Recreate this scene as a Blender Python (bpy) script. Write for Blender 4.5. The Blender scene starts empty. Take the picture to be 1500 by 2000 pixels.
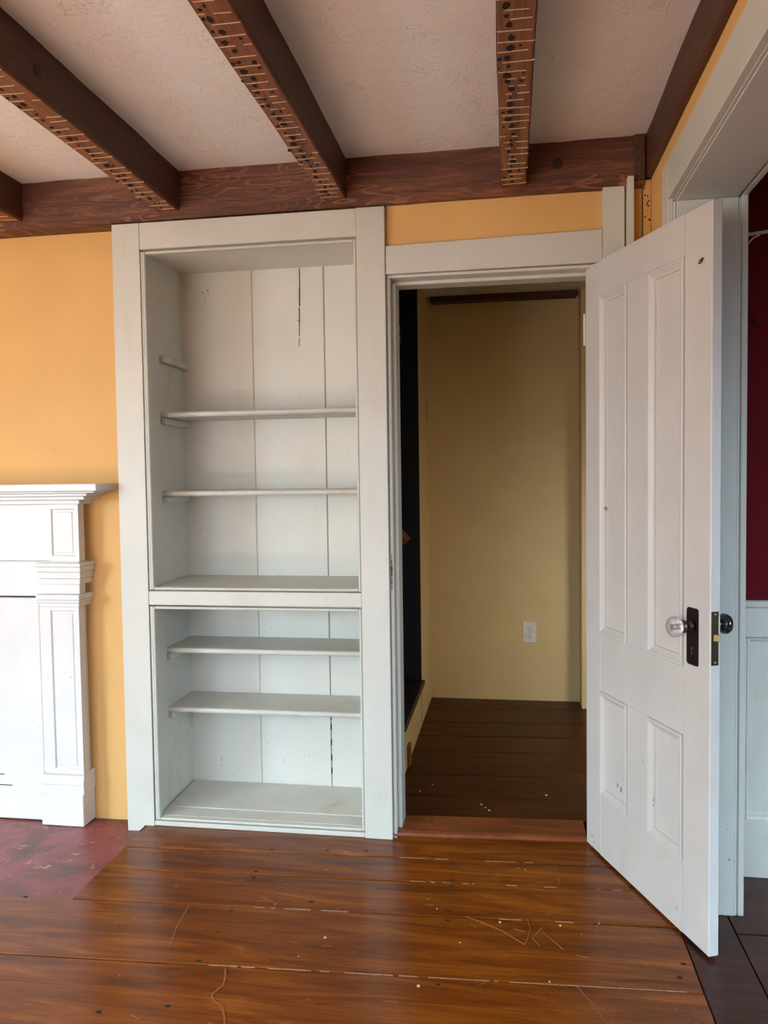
import bpy, bmesh, math, random
from mathutils import Vector, Matrix, noise
random.seed(7)
S = bpy.context.scene
C = S.collection

# ---------------------------------------------------------------- camera
cd = bpy.data.cameras.new('camera'); cam = bpy.data.objects.new('camera', cd); C.objects.link(cam)
CAM_R = Vector((0.98781446, 0.15501195, -0.01392461))
CAM_D = Vector((-0.00656564, -0.04788471, -0.99883129))
CAM_F = Vector((-0.15549757, 0.98675141, -0.04628346))
m = Matrix((CAM_R, -CAM_D, -CAM_F)).transposed().to_4x4(); m.translation = (0, 0, 1.22)
cam.matrix_world = m
cd.sensor_fit = 'VERTICAL'; cd.sensor_height = 36; cd.sensor_width = 27; cd.lens = 36 * 1545 / 2000
cd.clip_start = 0.02
S.camera = cam

# ---------------------------------------------------------------- light and exposure
S.view_settings.view_transform = 'Standard'; S.view_settings.look = 'None'
S.view_settings.gamma = 1; S.view_settings.use_curve_mapping = False
S.view_settings.exposure = 0.07
S.cycles.use_denoising = True
S.cycles.max_bounces = 10; S.cycles.diffuse_bounces = 7; S.cycles.glossy_bounces = 5
S.cycles.transmission_bounces = 8
S.cycles.sample_clamp_indirect = 8
w = bpy.data.worlds.new('sky'); S.world = w; w.use_nodes = True
w.node_tree.nodes['Background'].inputs[0].default_value = (0.72, 0.85, 1.0, 1)
w.node_tree.nodes['Background'].inputs[1].default_value = 1.6

def area(name, loc, aim, sx, sy, power, col, spread=180):
    l = bpy.data.lights.new(name, 'AREA'); l.shape = 'RECTANGLE'; l.size = sx; l.size_y = sy
    l.energy = power; l.color = col; l.spread = math.radians(spread)
    o = bpy.data.objects.new(name, l); C.objects.link(o); o.location = loc
    o.rotation_euler = (Vector(aim) - Vector(loc)).to_track_quat('-Z', 'Y').to_euler()
    return o
sun = bpy.data.lights.new('sun', 'SUN'); sun.energy = 212; sun.angle = math.radians(0.6); sun.color = (0.93, 1.0, 0.95)
so = bpy.data.objects.new('sun', sun); C.objects.link(so)
so.rotation_euler = Vector((0.05, 0.74, -0.60)).to_track_quat('-Z', 'Y').to_euler()
# sky light from the rear, left and next-room windows, plus added unseen fill lamps
area('window_and_fill_light', (-2.15, -2.42, 1.15), (-1.75, -0.95, -0.45), 1.7, 1.15, 70, (0.48, 0.78, 1.0), 102)
area('window_and_fill_light', (-0.75, -2.42, 1.15), (-0.30, -0.95, -0.50), 0.7, 1.15, 32, (0.64, 0.86, 1.0), 100)  # added lamp with no window opening behind it; lights the hall end wall
area('window_and_fill_light', (-2.15, -2.25, 0.70), (-2.15, -2.24, 2.9), 1.7, 0.45, 108, (0.78, 0.97, 1.0), 180)  # added upward fill lamp near the rear sill, brightens the ceiling
area('window_and_fill_light', (-3.92, -0.45, 1.1), (-1.75, 1.2, -1.1), 1.2, 1.2, 118, (0.56, 0.82, 1.0), 108)
area('window_and_fill_light', (-3.78, -0.30, 0.70), (-3.77, -0.30, 2.8), 0.4, 1.4, 98, (0.78, 0.97, 1.0), 180)  # unseen upward fill by the left wall, added for the ceiling
area('window_and_fill_light', (0.92, 3.05, 0.65), (0.0, 4.23, 0.15), 0.35, 0.7, 4.0, (1.0, 0.95, 0.84), 130)  # unseen fill lamp added to brighten the lower hall wall
area('window_and_fill_light', (2.4, 0.0, 1.3), (1.3, 1.9, -0.6), 1.0, 1.2, 40, (0.58, 0.80, 1.0), 105)

# ---------------------------------------------------------------- helpers
def tag(o, label=None, cat=None, group=None, kind=None):
    for k, v in (('label', label), ('category', cat), ('group', group), ('kind', kind)):
        if v: o[k] = v
    return o
def empty(name, loc, label=None, cat=None, group=None, kind=None, rotz=0):
    o = bpy.data.objects.new(name, None); C.objects.link(o); o.location = loc; o.rotation_euler = (0, 0, rotz)
    o.empty_display_size = 0.05
    return tag(o, label, cat, group, kind)
LOCAL = set()
def obj(name, bm, mat, parent=None, smooth=False, local=False):
    """link a bmesh (world coordinates unless local) as one object"""
    if parent is not None and not local:
        off = Vector(parent.location)
        p = parent.parent
        while p is not None: off += Vector(p.location); p = p.parent
        bmesh.ops.translate(bm, verts=bm.verts, vec=-off)
    bmesh.ops.recalc_face_normals(bm, faces=bm.faces)
    me = bpy.data.meshes.new(name); bm.to_mesh(me); bm.free()
    if smooth:
        for f in me.polygons: f.use_smooth = True
    me.materials.append(mat)
    o = bpy.data.objects.new(name, me); C.objects.link(o)
    if parent is not None: o.parent = parent
    return o
def struct(name, bm, mat, label=None):
    o = obj(name, bm, mat); return tag(o, label, None, None, 'structure')
def box(bm, x0, x1, y0, y1, z0, z1, bev=0.0015, seg=1):
    vs = [bm.verts.new((x, y, z)) for x in (x0, x1) for y in (y0, y1) for z in (z0, z1)]
    fs = [bm.faces.new([vs[i] for i in f]) for f in ((0,1,3,2),(4,6,7,5),(0,4,5,1),(2,3,7,6),(0,2,6,4),(1,5,7,3))]
    if bev:
        es = list({e for f in fs for e in f.edges})
        bmesh.ops.bevel(bm, geom=es, offset=bev, segments=seg, affect='EDGES', profile=0.5)
    return bm
def B(*a, **k): return box(bmesh.new(), *a, **k)
def prism(bm, pts, axis, a0, a1, bev=0.0):
    """pts: 2D polygon in the two other axes (in order x,y,z without axis) extruded along axis"""
    def v(p, a):
        l = list(p); l.insert(axis, a); return bm.verts.new(l)
    A = [v(p, a0) for p in pts]; D = [v(p, a1) for p in pts]
    n = len(pts); fs = [bm.faces.new(A), bm.faces.new(list(reversed(D)))]
    for i in range(n): fs.append(bm.faces.new((A[i], A[(i+1) % n], D[(i+1) % n], D[i])))
    if bev:
        es = list({e for f in fs for e in f.edges})
        bmesh.ops.bevel(bm, geom=es, offset=bev, segments=1, affect='EDGES')
    return bm
def P(*a, **k): return prism(bmesh.new(), *a, **k)
def frame_loft(bm, rects, plane):
    """rects: list of (u0,u1,v0,v1,depth); lofts rectangular rings; plane(u,v,d)->xyz; closes last ring with a face"""
    rings = []
    for u0, u1, v0, v1, d in rects:
        rings.append([bm.verts.new(plane(u, v, d)) for u, v in ((u0, v0), (u1, v0), (u1, v1), (u0, v1))])
    for a, b in zip(rings, rings[1:]):
        for i in range(4): bm.faces.new((a[i], a[(i+1) % 4], b[(i+1) % 4], b[i]))
    return rings
def lathe(bm, prof, origin, axis, seg=32):
    """prof: (radius, distance along axis)"""
    a = Vector(axis).normalized(); q = a.to_track_quat('Z', 'Y'); o = Vector(origin); rings = []
    for r, t in prof:
        if r < 1e-6: rings.append([bm.verts.new(o + a * t)])
        else: rings.append([bm.verts.new(o + q @ Vector((r*math.cos(2*math.pi*i/seg), r*math.sin(2*math.pi*i/seg), t))) for i in range(seg)])
    for A, D in zip(rings, rings[1:]):
        for i in range(seg):
            j = (i+1) % seg
            if len(A) == 1 and len(D) == 1: continue
            if len(A) == 1: bm.faces.new((A[0], D[j], D[i]))
            elif len(D) == 1: bm.faces.new((A[i], A[j], D[0]))
            else: bm.faces.new((A[i], A[j], D[j], D[i]))
    return bm
def tube(bm, pts, r, seg=8):
    pts = [Vector(p) for p in pts]; rings = []
    for i, p in enumerate(pts):
        t = (pts[min(i+1, len(pts)-1)] - pts[max(i-1, 0)]).normalized()
        q = t.to_track_quat('Z', 'Y')
        rings.append([bm.verts.new(p + q @ Vector((r*math.cos(2*math.pi*k/seg), r*math.sin(2*math.pi*k/seg), 0))) for k in range(seg)])
    for A, D in zip(rings, rings[1:]):
        for k in range(seg): bm.faces.new((A[k], A[(k+1) % seg], D[(k+1) % seg], D[k]))
    bm.faces.new(rings[0]); bm.faces.new(rings[-1])
    return bm

# ---------------------------------------------------------------- materials
def srgb(r, g, b):
    f = lambda c: ((c/255)/12.92 if c/255 <= 0.04045 else ((c/255+0.055)/1.055)**2.4)
    return (f(r), f(g), f(b), 1)
class NT:
    def __init__(s, name):
        s.m = bpy.data.materials.new(name); s.m.use_nodes = True; s.t = s.m.node_tree; s.n = s.t.nodes
        s.p = s.n['Principled BSDF']
        s.co = s.n.new('ShaderNodeTexCoord')
    def l(s, a, b): s.t.links.new(a, b)
    def mp(s, sc, rot=(0,0,0), loc=(0,0,0)):
        n = s.n.new('ShaderNodeMapping'); n.inputs['Scale'].default_value = sc; n.inputs['Rotation'].default_value = rot
        n.inputs['Location'].default_value = loc
        s.l(s.co.outputs['Object'], n.inputs[0]); return n.outputs[0]
    def noise(s, v, scale, detail=4, rough=0.55, dist=0):
        n = s.n.new('ShaderNodeTexNoise'); n.inputs['Scale'].default_value = scale; n.inputs['Detail'].default_value = detail
        n.inputs['Roughness'].default_value = rough; n.inputs['Distortion'].default_value = dist
        if v is not None: s.l(v, n.inputs['Vector'])
        return n.outputs['Fac']
    def ramp(s, f, stops):
        n = s.n.new('ShaderNodeValToRGB'); r = n.color_ramp
        while len(r.elements) < len(stops): r.elements.new(0.5)
        for e, (p, c) in zip(r.elements, stops):
            e.position = p; e.color = c if len(c) == 4 else (*c, 1)
        s.l(f, n.inputs[0]); return n.outputs[0]
    def mix(s, f, a, b, mode='MIX'):
        n = s.n.new('ShaderNodeMix'); n.data_type = 'RGBA'; n.blend_type = mode
        for sock, v in ((n.inputs[0], f), (n.inputs[6], a), (n.inputs[7], b)):
            if hasattr(v, 'default_value') or hasattr(v, 'links'): s.l(v, sock)
            else: sock.default_value = v
        return n.outputs[2]
    def bump(s, h, strength, dist=0.01, prev=None):
        n = s.n.new('ShaderNodeBump'); n.inputs['Strength'].default_value = strength; n.inputs['Distance'].default_value = dist
        s.l(h, n.inputs['Height'])
        if prev is not None: s.l(prev, n.inputs['Normal'])
        return n.outputs[0]
def g(v): return (v, v, v, 1)

def paint(name, col, rough=0.45, wear=0.0, bump=0.08, grain=True, chip=(120, 100, 80), spec=0.5):
    t = NT(name); t.p.inputs['Specular IOR Level'].default_value = spec
    n1 = t.noise(t.mp((1.0, 1.0, 1.0)), 5, 5)
    c = t.ramp(n1, [(0.3, [x*0.95 for x in col[:3]]), (0.7, [min(1, x*1.03) for x in col[:3]])])
    if wear:
        n2 = t.noise(t.mp((1, 1, 0.6)), 38, 6, 0.7)
        msk = t.ramp(n2, [(0.685 - wear*0.02, g(0)), (0.72, g(1))])
        c = t.mix(msk, c, srgb(*chip))
        n4 = t.noise(t.mp((1, 1, 0.35)), 7, 6, 0.7, 0.6)
        m4 = t.ramp(n4, [(0.56, g(0)), (0.80, g(0.6*wear))])
        c = t.mix(m4, c, srgb(176, 150, 112))
    t.l(c, t.p.inputs['Base Color'])
    t.p.inputs['Roughness'].default_value = rough
    n3 = t.noise(t.mp((9, 9, 1.2) if grain else (1, 1, 1)), 22, 5, 0.6)
    t.l(t.bump(n3, bump, 0.004), t.p.inputs['Normal'])
    return t.m
M = {}
M['white'] = paint('white_trim_paint', (0.57, 0.58, 0.525), 0.42, 0.5)
M['white_shelf'] = paint('white_shelf_paint', (0.575, 0.58, 0.525), 0.5, 1.0)
M['white_back'] = paint('white_board_paint', (0.65, 0.655, 0.605), 0.5, 0.15)
M['white_door'] = paint('white_door_paint', (0.575, 0.57, 0.545), 0.40, 0.4)
M['white_mantel'] = paint('white_mantel_paint', (0.70, 0.705, 0.70), 0.38, 0.25)
M['yellow'] = paint('yellow_wall_paint', srgb(215, 172, 108), 0.6, 0.0, 0.12, False, spec=0.3)
M['cream'] = paint('cream_hall_paint', srgb(214, 190, 138), 0.5, 0.0, 0.12, False)
M['navy'] = paint('navy_paint', srgb(16, 26, 44), 0.6, 0, 0.05, False)
M['red'] = paint('crimson_paint', srgb(94, 5, 20), 0.75, 0, 0.1, False, spec=0.15)
M['navy_tread'] = paint('dark_stair_paint', srgb(26, 18, 14), 0.45, 0.3, 0.1, False)

def flat(name, col, rough=0.5, metal=0.0):
    t = NT(name); n = t.noise(t.mp((1, 1, 1)), 60, 3)
    c = t.ramp(n, [(0.3, [x*0.85 for x in col[:3]]), (0.7, [min(1, x*1.1) for x in col[:3]])])
    t.l(c, t.p.inputs['Base Color']); t.p.inputs['Roughness'].default_value = rough; t.p.inputs['Metallic'].default_value = metal
    return t.m
M['bronze'] = flat('dark_bronze', srgb(44, 26, 22), 0.32, 0.7)
M['brassdull'] = flat('tarnished_brass', srgb(66, 56, 34), 0.42, 0.8)
M['brass'] = flat('worn_brass', srgb(170, 150, 104), 0.35, 0.9)
M['shank'] = flat('knob_shank_metal', srgb(112, 96, 90), 0.28, 0.9)
M['steel'] = flat('steel', srgb(150, 140, 130), 0.3, 0.9)
M['plastic'] = flat('ivory_plastic', srgb(222, 224, 216), 0.35)
M['black'] = flat('black_gap', srgb(18, 14, 12), 0.8)
M['chip'] = flat('paint_chip', srgb(205, 186, 158), 0.7)
M['scratch'] = flat('floor_scratch', srgb(140, 84, 42), 0.5)
M['plaster_white'] = flat('lath_plaster', srgb(205, 172, 140), 0.8)
M['hole'] = flat('nail_hole_stain', srgb(22, 10, 7), 0.9)
M['seamfill'] = flat('seam_filler', srgb(160, 118, 84), 0.8)

def glass():
    t = NT('knob_glass'); t.p.inputs['Transmission Weight'].default_value = 0.75
    t.p.inputs['Roughness'].default_value = 0.04; t.p.inputs['IOR'].default_value = 1.5
    t.p.inputs['Base Color'].default_value = (0.80, 0.74, 0.76, 1); return t.m
M['glass'] = glass()
def dglass():
    t = NT('dark_knob_glass'); t.p.inputs['Base Color'].default_value = (0.02, 0.02, 0.022, 1)
    t.p.inputs['Roughness'].default_value = 0.08; t.p.inputs['Coat Weight'].default_value = 1; return t.m
M['dglass'] = dglass()

def floorwood(name, dark, mid, light, rough=0.2, spec=0.28):
    t = NT(name)
    oi = t.n.new('ShaderNodeObjectInfo')
    va = t.n.new('ShaderNodeVectorMath'); va.operation = 'MULTIPLY_ADD'
    cmb = t.n.new('ShaderNodeCombineXYZ')
    for i in range(3): t.l(oi.outputs['Random'], cmb.inputs[i])
    t.l(cmb.outputs[0], va.inputs[0]); va.inputs[1].default_value = (17, 9, 13); t.l(t.co.outputs['Object'], va.inputs[2])
    def mp(sc):
        n = t.n.new('ShaderNodeMapping'); n.inputs['Scale'].default_value = sc; t.l(va.outputs[0], n.inputs[0]); return n.outputs[0]
    n1 = t.noise(mp((1.0, 9, 9)), 2.2, 7, 0.62, 0.9)
    c = t.ramp(n1, [(0.28, dark[:3]), (0.5, mid[:3]), (0.74, light[:3])])
    n2 = t.noise(mp((2.2, 60, 60)), 3.0, 4, 0.6, 0.3)
    c = t.mix(t.ramp(n2, [(0.35, g(0.32)), (0.62, g(0))]), c, dark)
    n3 = t.noise(mp((2.6, 24, 24)), 4.6, 2, 0.5, 0.3)   # dark flecks and knots
    c = t.mix(t.ramp(n3, [(0.68, g(0)), (0.78, g(0.6))]), c, [x*0.35 for x in dark[:3]] + [1])
    rr = t.noise(mp((1, 1, 1)), 3, 5)
    n5 = t.noise(mp((1, 1, 1)), 260, 2)
    c = t.mix(t.ramp(n5, [(0.76, g(0)), (0.80, g(0.35))]), c, srgb(190, 140, 100))
    t.l(c, t.p.inputs['Base Color'])
    t.l(t.ramp(rr, [(0.3, g(rough)), (0.75, g(rough+0.09))]), t.p.inputs['Roughness'])
    t.p.inputs['Specular IOR Level'].default_value = spec
    b = t.bump(t.noise(mp((2, 14, 14)), 6, 5), 0.12, 0.004)
    b = t.bump(t.noise(mp((1, 2.2, 1)), 4, 2), 0.25, 0.006, b)
    t.l(b, t.p.inputs['Normal'])
    return t.m
M['floor'] = floorwood('varnished_floorboard', srgb(76, 34, 8), srgb(118, 60, 15), srgb(152, 86, 24), 0.2)
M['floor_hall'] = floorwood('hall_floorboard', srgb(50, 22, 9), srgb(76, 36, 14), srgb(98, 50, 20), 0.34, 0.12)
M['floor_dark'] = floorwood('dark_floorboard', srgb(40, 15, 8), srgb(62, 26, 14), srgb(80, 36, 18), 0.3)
M['threshold'] = floorwood('threshold_wood', srgb(88, 42, 22), srgb(128, 68, 36), srgb(156, 90, 50), 0.25)
M['rail'] = floorwood('handrail_wood', srgb(120, 68, 34), srgb(150, 92, 50), srgb(176, 112, 62), 0.35)

def beamwood(name, along_y, dark, mid, light, cathedral=False):
    t = NT(name)
    sc = (14, 1.0, 14) if along_y else (1.0, 14, 14)
    n1 = t.noise(t.mp(sc), 2.6, 8, 0.68, 0.8)
    c = t.ramp(n1, [(0.25, dark[:3]), (0.52, mid[:3]), (0.8, light[:3])])
    if cathedral:
        nd = t.noise(t.mp((1.2, 1, 7)), 2.0, 2, 0.5, 0.3)
        mu = t.n.new('ShaderNodeMath'); mu.operation = 'MULTIPLY'; mu.inputs[1].default_value = 95; t.l(nd, mu.inputs[0])
        sn = t.n.new('ShaderNodeMath'); sn.operation = 'SINE'; t.l(mu.outputs[0], sn.inputs[0])
        line = t.ramp(sn.outputs[0], [(0.55, g(0)), (0.92, g(0.8))])
        msk = t.ramp(t.noise(t.mp((1.0, 1, 2.5), loc=(0.3, 0, 0.2)), 1.6, 2), [(0.42, g(0)), (0.58, g(0.95))])
        c = t.mix(t.mix(1.0, line, msk, 'MULTIPLY'), c, light)
        low = t.noise(t.mp((1.5, 8, 20)), 2.5, 5, 0.7, 0.5)
        c = t.mix(t.ramp(low, [(0.56, g(0)), (0.66, g(0.6))]), c, dark)
    kn = t.n.new('ShaderNodeTexVoronoi'); kn.inputs['Scale'].default_value = 2.0
    t.l(t.mp((1, 1, 1)), kn.inputs['Vector'])
    c = t.mix(t.ramp(kn.outputs['Distance'], [(0.035, g(0.9)), (0.075, g(0))]), c, dark)
    fine = t.noise(t.mp((70, 2.5, 70) if along_y else (2.5, 70, 70)), 3, 4, 0.6)
    c = t.mix(t.ramp(fine, [(0.3, g(0.4)), (0.6, g(0))]), c, dark)
    t.l(c, t.p.inputs['Base Color']); t.p.inputs['Roughness'].default_value = 0.55
    b = t.bump(t.noise(t.mp(sc), 8, 6, 0.7), 0.5, 0.006)
    t.l(b, t.p.inputs['Normal']); return t.m
M['beam'] = beamwood('joist_wood', True, srgb(52, 27, 15), srgb(82, 45, 26), srgb(108, 62, 38))
M['beam_face'] = beamwood('joist_underside_wood', True, srgb(70, 38, 22), srgb(138, 84, 52), srgb(176, 120, 82))
M['knot'] = flat('dark_knot_wood', srgb(46, 24, 16), 0.6)
M['girder'] = beamwood('girder_wood', False, srgb(56, 27, 17), srgb(98, 55, 36), srgb(150, 98, 68), True)

def ceiling_mat():
    t = NT('brushed_plaster')
    n1 = t.noise(t.mp((1, 1, 1)), 3, 5)
    c = t.ramp(n1, [(0.3, (0.85, 0.85, 0.845)), (0.7, (0.89, 0.89, 0.885))])
    sp = t.noise(t.mp((1, 1, 1)), 90, 2)
    c = t.mix(t.ramp(sp, [(0.79, g(0)), (0.82, g(0.5))]), c, srgb(120, 95, 80))
    t.l(c, t.p.inputs['Base Color']); t.p.inputs['Roughness'].default_value = 0.5
    v1 = t.noise(t.mp((1, 1, 1)), 7, 4, 0.5, 2.2)
    rid = t.ramp(v1, [(0.485, g(0)), (0.5, g(1)), (0.515, g(0))])
    msk = t.ramp(t.noise(t.mp((1, 1, 1), loc=(3, 1, 0)), 9, 3), [(0.46, g(0)), (0.6, g(1))])
    h = t.mix(1.0, rid, msk, 'MULTIPLY')
    b = t.bump(h, 0.42, 0.005)
    b = t.bump(t.noise(t.mp((1, 1, 1)), 26, 5, 0.6, 1.0), 0.32, 0.006, b)
    t.l(b, t.p.inputs['Normal']); return t.m
M['ceiling'] = ceiling_mat()
def hearth_mat():
    t = NT('worn_red_hearth_paint')
    n1 = t.noise(t.mp((1, 1, 1)), 4.5, 8, 0.68, 0.5)
    c = t.ramp(n1, [(0.32, srgb(80, 52, 44)[:3]), (0.46, srgb(106, 58, 54)[:3]), (0.56, srgb(138, 68, 74)[:3]), (0.66, srgb(122, 76, 66)[:3]), (0.76, srgb(148, 82, 84)[:3])])
    n2 = t.noise(t.mp((1, 1, 1)), 24, 8, 0.75)
    n3 = t.noise(t.mp((1, 3, 1)), 3.2, 4)
    msk = t.mix(1.0, t.ramp(n2, [(0.57, g(0)), (0.63, g(0.75))]), t.ramp(n3, [(0.46, g(0)), (0.56, g(1))]), 'MULTIPLY')
    c = t.mix(msk, c, srgb(200, 150, 128))
    t.l(c, t.p.inputs['Base Color']); t.p.inputs['Roughness'].default_value = 0.42
    t.l(t.bump(n1, 0.3, 0.006, t.bump(n2, 0.2, 0.003)), t.p.inputs['Normal']); return t.m
M['hearth'] = hearth_mat()

# ================================================================ SHELL
Zc = 2.245
# floor: sub-floor slab with the boards as children
fl = empty('floor', (0, 0, 0), 'varnished wide board floor of the room, hall and next room', kind='structure')
obj('subfloor', B(-4.1, 3.1, -2.6, 4.5, -0.16, -0.045, bev=0), M['black'], fl)
def board(name, y0, y1, xa, xb, mat, z=0.0, slope=0.045, gap=0.0025, th=0.03, vert=False):
    """long board along X between seams at y0,y1 (given at x=-0.4)"""
    bm = bmesh.new(); nx = max(2, int((xb-xa)/0.12)); rows = []
    jj = [random.uniform(-0.0009, 0.0009) for _ in range(nx+1)]
    for i in range(nx+1):
        x = xa + (xb-xa)*i/nx; dy = slope*(x+0.4)
        a = y0+dy+gap+jj[i]; b = y1+dy-gap+jj[-i-1]
        z1 = z - 0.0 + 0.0006*math.sin(x*3+y0*9)
        prof = [(a, z-th), (a, z1-0.0022), (a+0.002, z1), ((a+b)/2, z1+0.0004), (b-0.002, z1), (b, z1-0.0022), (b, z-th)]
        rows.append([bm.verts.new((x, p, q)) for p, q in prof])
    for A, D in zip(rows, rows[1:]):
        for k in range(7): bm.faces.new((A[k], A[(k+1) % 7], D[(k+1) % 7], D[k]))
    bm.faces.new(rows[0]); bm.faces.new(rows[-1])
    o = obj(name, bm, mat, fl, smooth=False)
    return o
ys = [-2.5, -2.22, -1.93, -1.66, -1.38, -1.1, -0.84, -0.55, -0.28, 0.0, 0.27, 0.53, 0.80, 1.06, 1.31, 1.57, 1.85, 2.12, 2.302, 2.446, 2.64]
for a, b in zip(ys, ys[1:]):
    board('floorboard', a, b, -1.264 if a > 2.1 else -4.0, 0.443, M['floor'])
# a narrow fillet of floor between the skewed boards and the walls, under the casing
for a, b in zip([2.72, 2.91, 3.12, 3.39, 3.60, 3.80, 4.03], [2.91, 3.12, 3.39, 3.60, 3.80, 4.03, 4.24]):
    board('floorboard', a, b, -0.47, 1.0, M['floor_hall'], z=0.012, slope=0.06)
# next room: sill board under the opening, then boards running across
obj('floorboard', B(0.446, 0.585, -0.6, 2.25, -0.03, 0.0, bev=0.002), M['floor_dark'], fl)
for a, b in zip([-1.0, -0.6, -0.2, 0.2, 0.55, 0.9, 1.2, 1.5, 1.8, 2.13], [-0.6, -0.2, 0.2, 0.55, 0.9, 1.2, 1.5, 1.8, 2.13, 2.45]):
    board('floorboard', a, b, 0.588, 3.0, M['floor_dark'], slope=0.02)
# pale filler and splinters in the seams, scratches, chips, nail heads
def ribbon(bm, pts, wd, z):
    for (x0, y0), (x1, y1) in zip(pts, pts[1:]):
        d = Vector((x1-x0, y1-y0)); 
        if d.length < 1e-5: continue
        n = Vector((-d.y, d.x)).normalized()*wd/2
        v = [bm.verts.new((x0+n.x, y0+n.y, z)), bm.verts.new((x0-n.x, y0-n.y, z)), bm.verts.new((x1-n.x, y1-n.y, z)), bm.verts.new((x1+n.x, y1+n.y, z))]
        v2 = [bm.verts.new((q.co.x, q.co.y, z-0.0015)) for q in v]
        bm.faces.new(v)
        for i in range(4): bm.faces.new((v[i], v[(i+1) % 4], v2[(i+1) % 4], v2[i]))
bm = bmesh.new()
def seam(y, xa, xb, dens, wd):
    x = xa
    while x < xb:
        L = random.uniform(0.004, 0.035)
        if random.random() < dens:
            ribbon(bm, [(x, y+0.045*(x+0.4)), (x+L, y+0.045*(x+L+0.4))], wd*random.uniform(0.5, 1.2), 0.0008)
        x += L*1.05
seam(1.85, -0.75, 0.40, 0.85, 0.0028)
seam(2.446, -0.35, 0.24, 0.6, 0.0022)
seam(2.302, -0.30, 0.30, 0.35, 0.002)
seam(2.12, -0.72, -0.46, 0.6, 0.004)
seam(2.12, -0.05, 0.16, 0.5, 0.003)
tag(obj('seam_filler', bm, M['seamfill'], fl), 'pale broken filler in the floor seams', kind='stuff')
bm = bmesh.new()
for s in [[(0.138, 2.477), (0.141, 2.346)], [(-0.124, 2.137), (-0.08, 2.115), (-0.025, 2.081), (0.034, 2.026)],
          [(0.044, 2.147), (0.050, 2.10), (0.044, 2.062), (0.036, 2.026)], [(0.083, 2.11), (0.055, 2.058), (0.073, 2.024)],
          [(0.237, 2.167), (0.219, 2.104)], [(0.151, 1.876), (0.186, 1.807), (0.215, 1.73)],
          [(-0.909, 2.092), (-0.9, 1.984), (-0.881, 1.892)], [(0.27, 2.215), (0.27, 2.157)], [(0.083, 2.09), (0.131, 2.017)]]:
    ribbon(bm, s, 0.0022, 0.0012)
ribbon(bm, [(-0.703, 1.824), (-0.69, 1.79), (-0.686, 1.762), (-0.70, 1.725), (-0.687, 1.706), (-0.66, 1.69), (-0.64, 1.65), (-0.622, 1.60)], 0.0045, 0.0012)
for i in range(46):
    x = random.uniform(-1.0, 0.4); y = random.uniform(1.5, 2.45); a = random.uniform(-0.9, 0.9); L = random.uniform(0.006, 0.035)
    ribbon(bm, [(x, y), (x+L*math.cos(a), y+L*math.sin(a))], 0.0010, 0.0012)
tag(obj('scratches', bm, M['scratch'], fl), 'pale scratches across the boards', kind='stuff')
bm = bmesh.new()
for x, y, s, z in [(0.133, 2.971, .006, .013), (-0.106, 2.858, .006, .013), (-0.076, 2.809, .005, .013), (-0.09, 2.83, .004, .013), (-0.487, 1.986, .0045, 0), (-0.535, 1.897, .002, 0), (-0.22, 1.822, .005, 0),
                   (-0.03, 2.12, .004, 0), (0.13, 2.125, .004, 0), (-0.34, 2.95, .004, .013), (-0.30, 3.02, .004, .013), (0.09, 1.88, .003, 0)] + \
                  [(random.uniform(-1.1, 0.35), random.uniform(1.6, 2.5), random.uniform(0.001, 0.0025), 0) for _ in range(12)]:
    n = 5; ph = random.random()*6
    top = [bm.verts.new((x+s*random.uniform(0.6, 1.1)*math.cos(ph+i*6.283/n), y+s*random.uniform(0.6, 1.1)*math.sin(ph+i*6.283/n), z+0.002)) for i in range(n)]
    bot = [bm.verts.new((v.co.x, v.co.y, z)) for v in top]
    bm.faces.new(top)
    for i in range(n): bm.faces.new((top[i], top[(i+1) % n], bot[(i+1) % n], bot[i]))
tag(obj('paint_chips', bm, M['chip'], fl), 'tiny pale paint chips on the floor', kind='stuff')
bm = bmesh.new()
for x, y in [(-0.183, 2.425), (-0.174, 2.329), (-0.175, 2.293), (-0.174, 2.156), (-0.172, 2.112), (-0.774, 2.45), (-0.591, 2.465), (-0.465, 2.478), (-0.78, 2.303), (-0.777, 2.269), (-0.779, 2.079), (-0.78, 1.976), (-0.781, 1.847), (-0.787, 1.674), (-0.936, 1.634), (0.421, 1.996), (-1.406, 2.071), (-0.567, 2.156), (-0.175, 1.835), (0.40, 1.94)]:
    box(bm, x-0.006, x+0.006, y-0.004, y+0.004, -0.001, 0.0012, bev=0.0008)
tag(obj('nail_heads', bm, M['hole'], fl), 'dark nail heads in the boards', kind='stuff')

# hearth slab, set slightly below the boards
hb = bmesh.new()
NX, NY = 36, 10
gr = [[hb.verts.new((-3.0+1.735*i/NX, 2.103+0.60*j/NY, -0.022+0.003*noise.noise(Vector((i*0.35, j*0.35, 0))))) for j in range(NY+1)] for i in range(NX+1)]
for i in range(NX):
    for j in range(NY): hb.faces.new((gr[i][j], gr[i+1][j], gr[i+1][j+1], gr[i][j+1]))
box(hb, -3.0, -1.266, 2.103, 2.70, -0.05, -0.027, bev=0)
h = obj('hearth', hb, M['hearth'], smooth=True)
tag(h, 'worn red painted hearth slab let into the floor before the fireplace', 'hearth')

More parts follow.
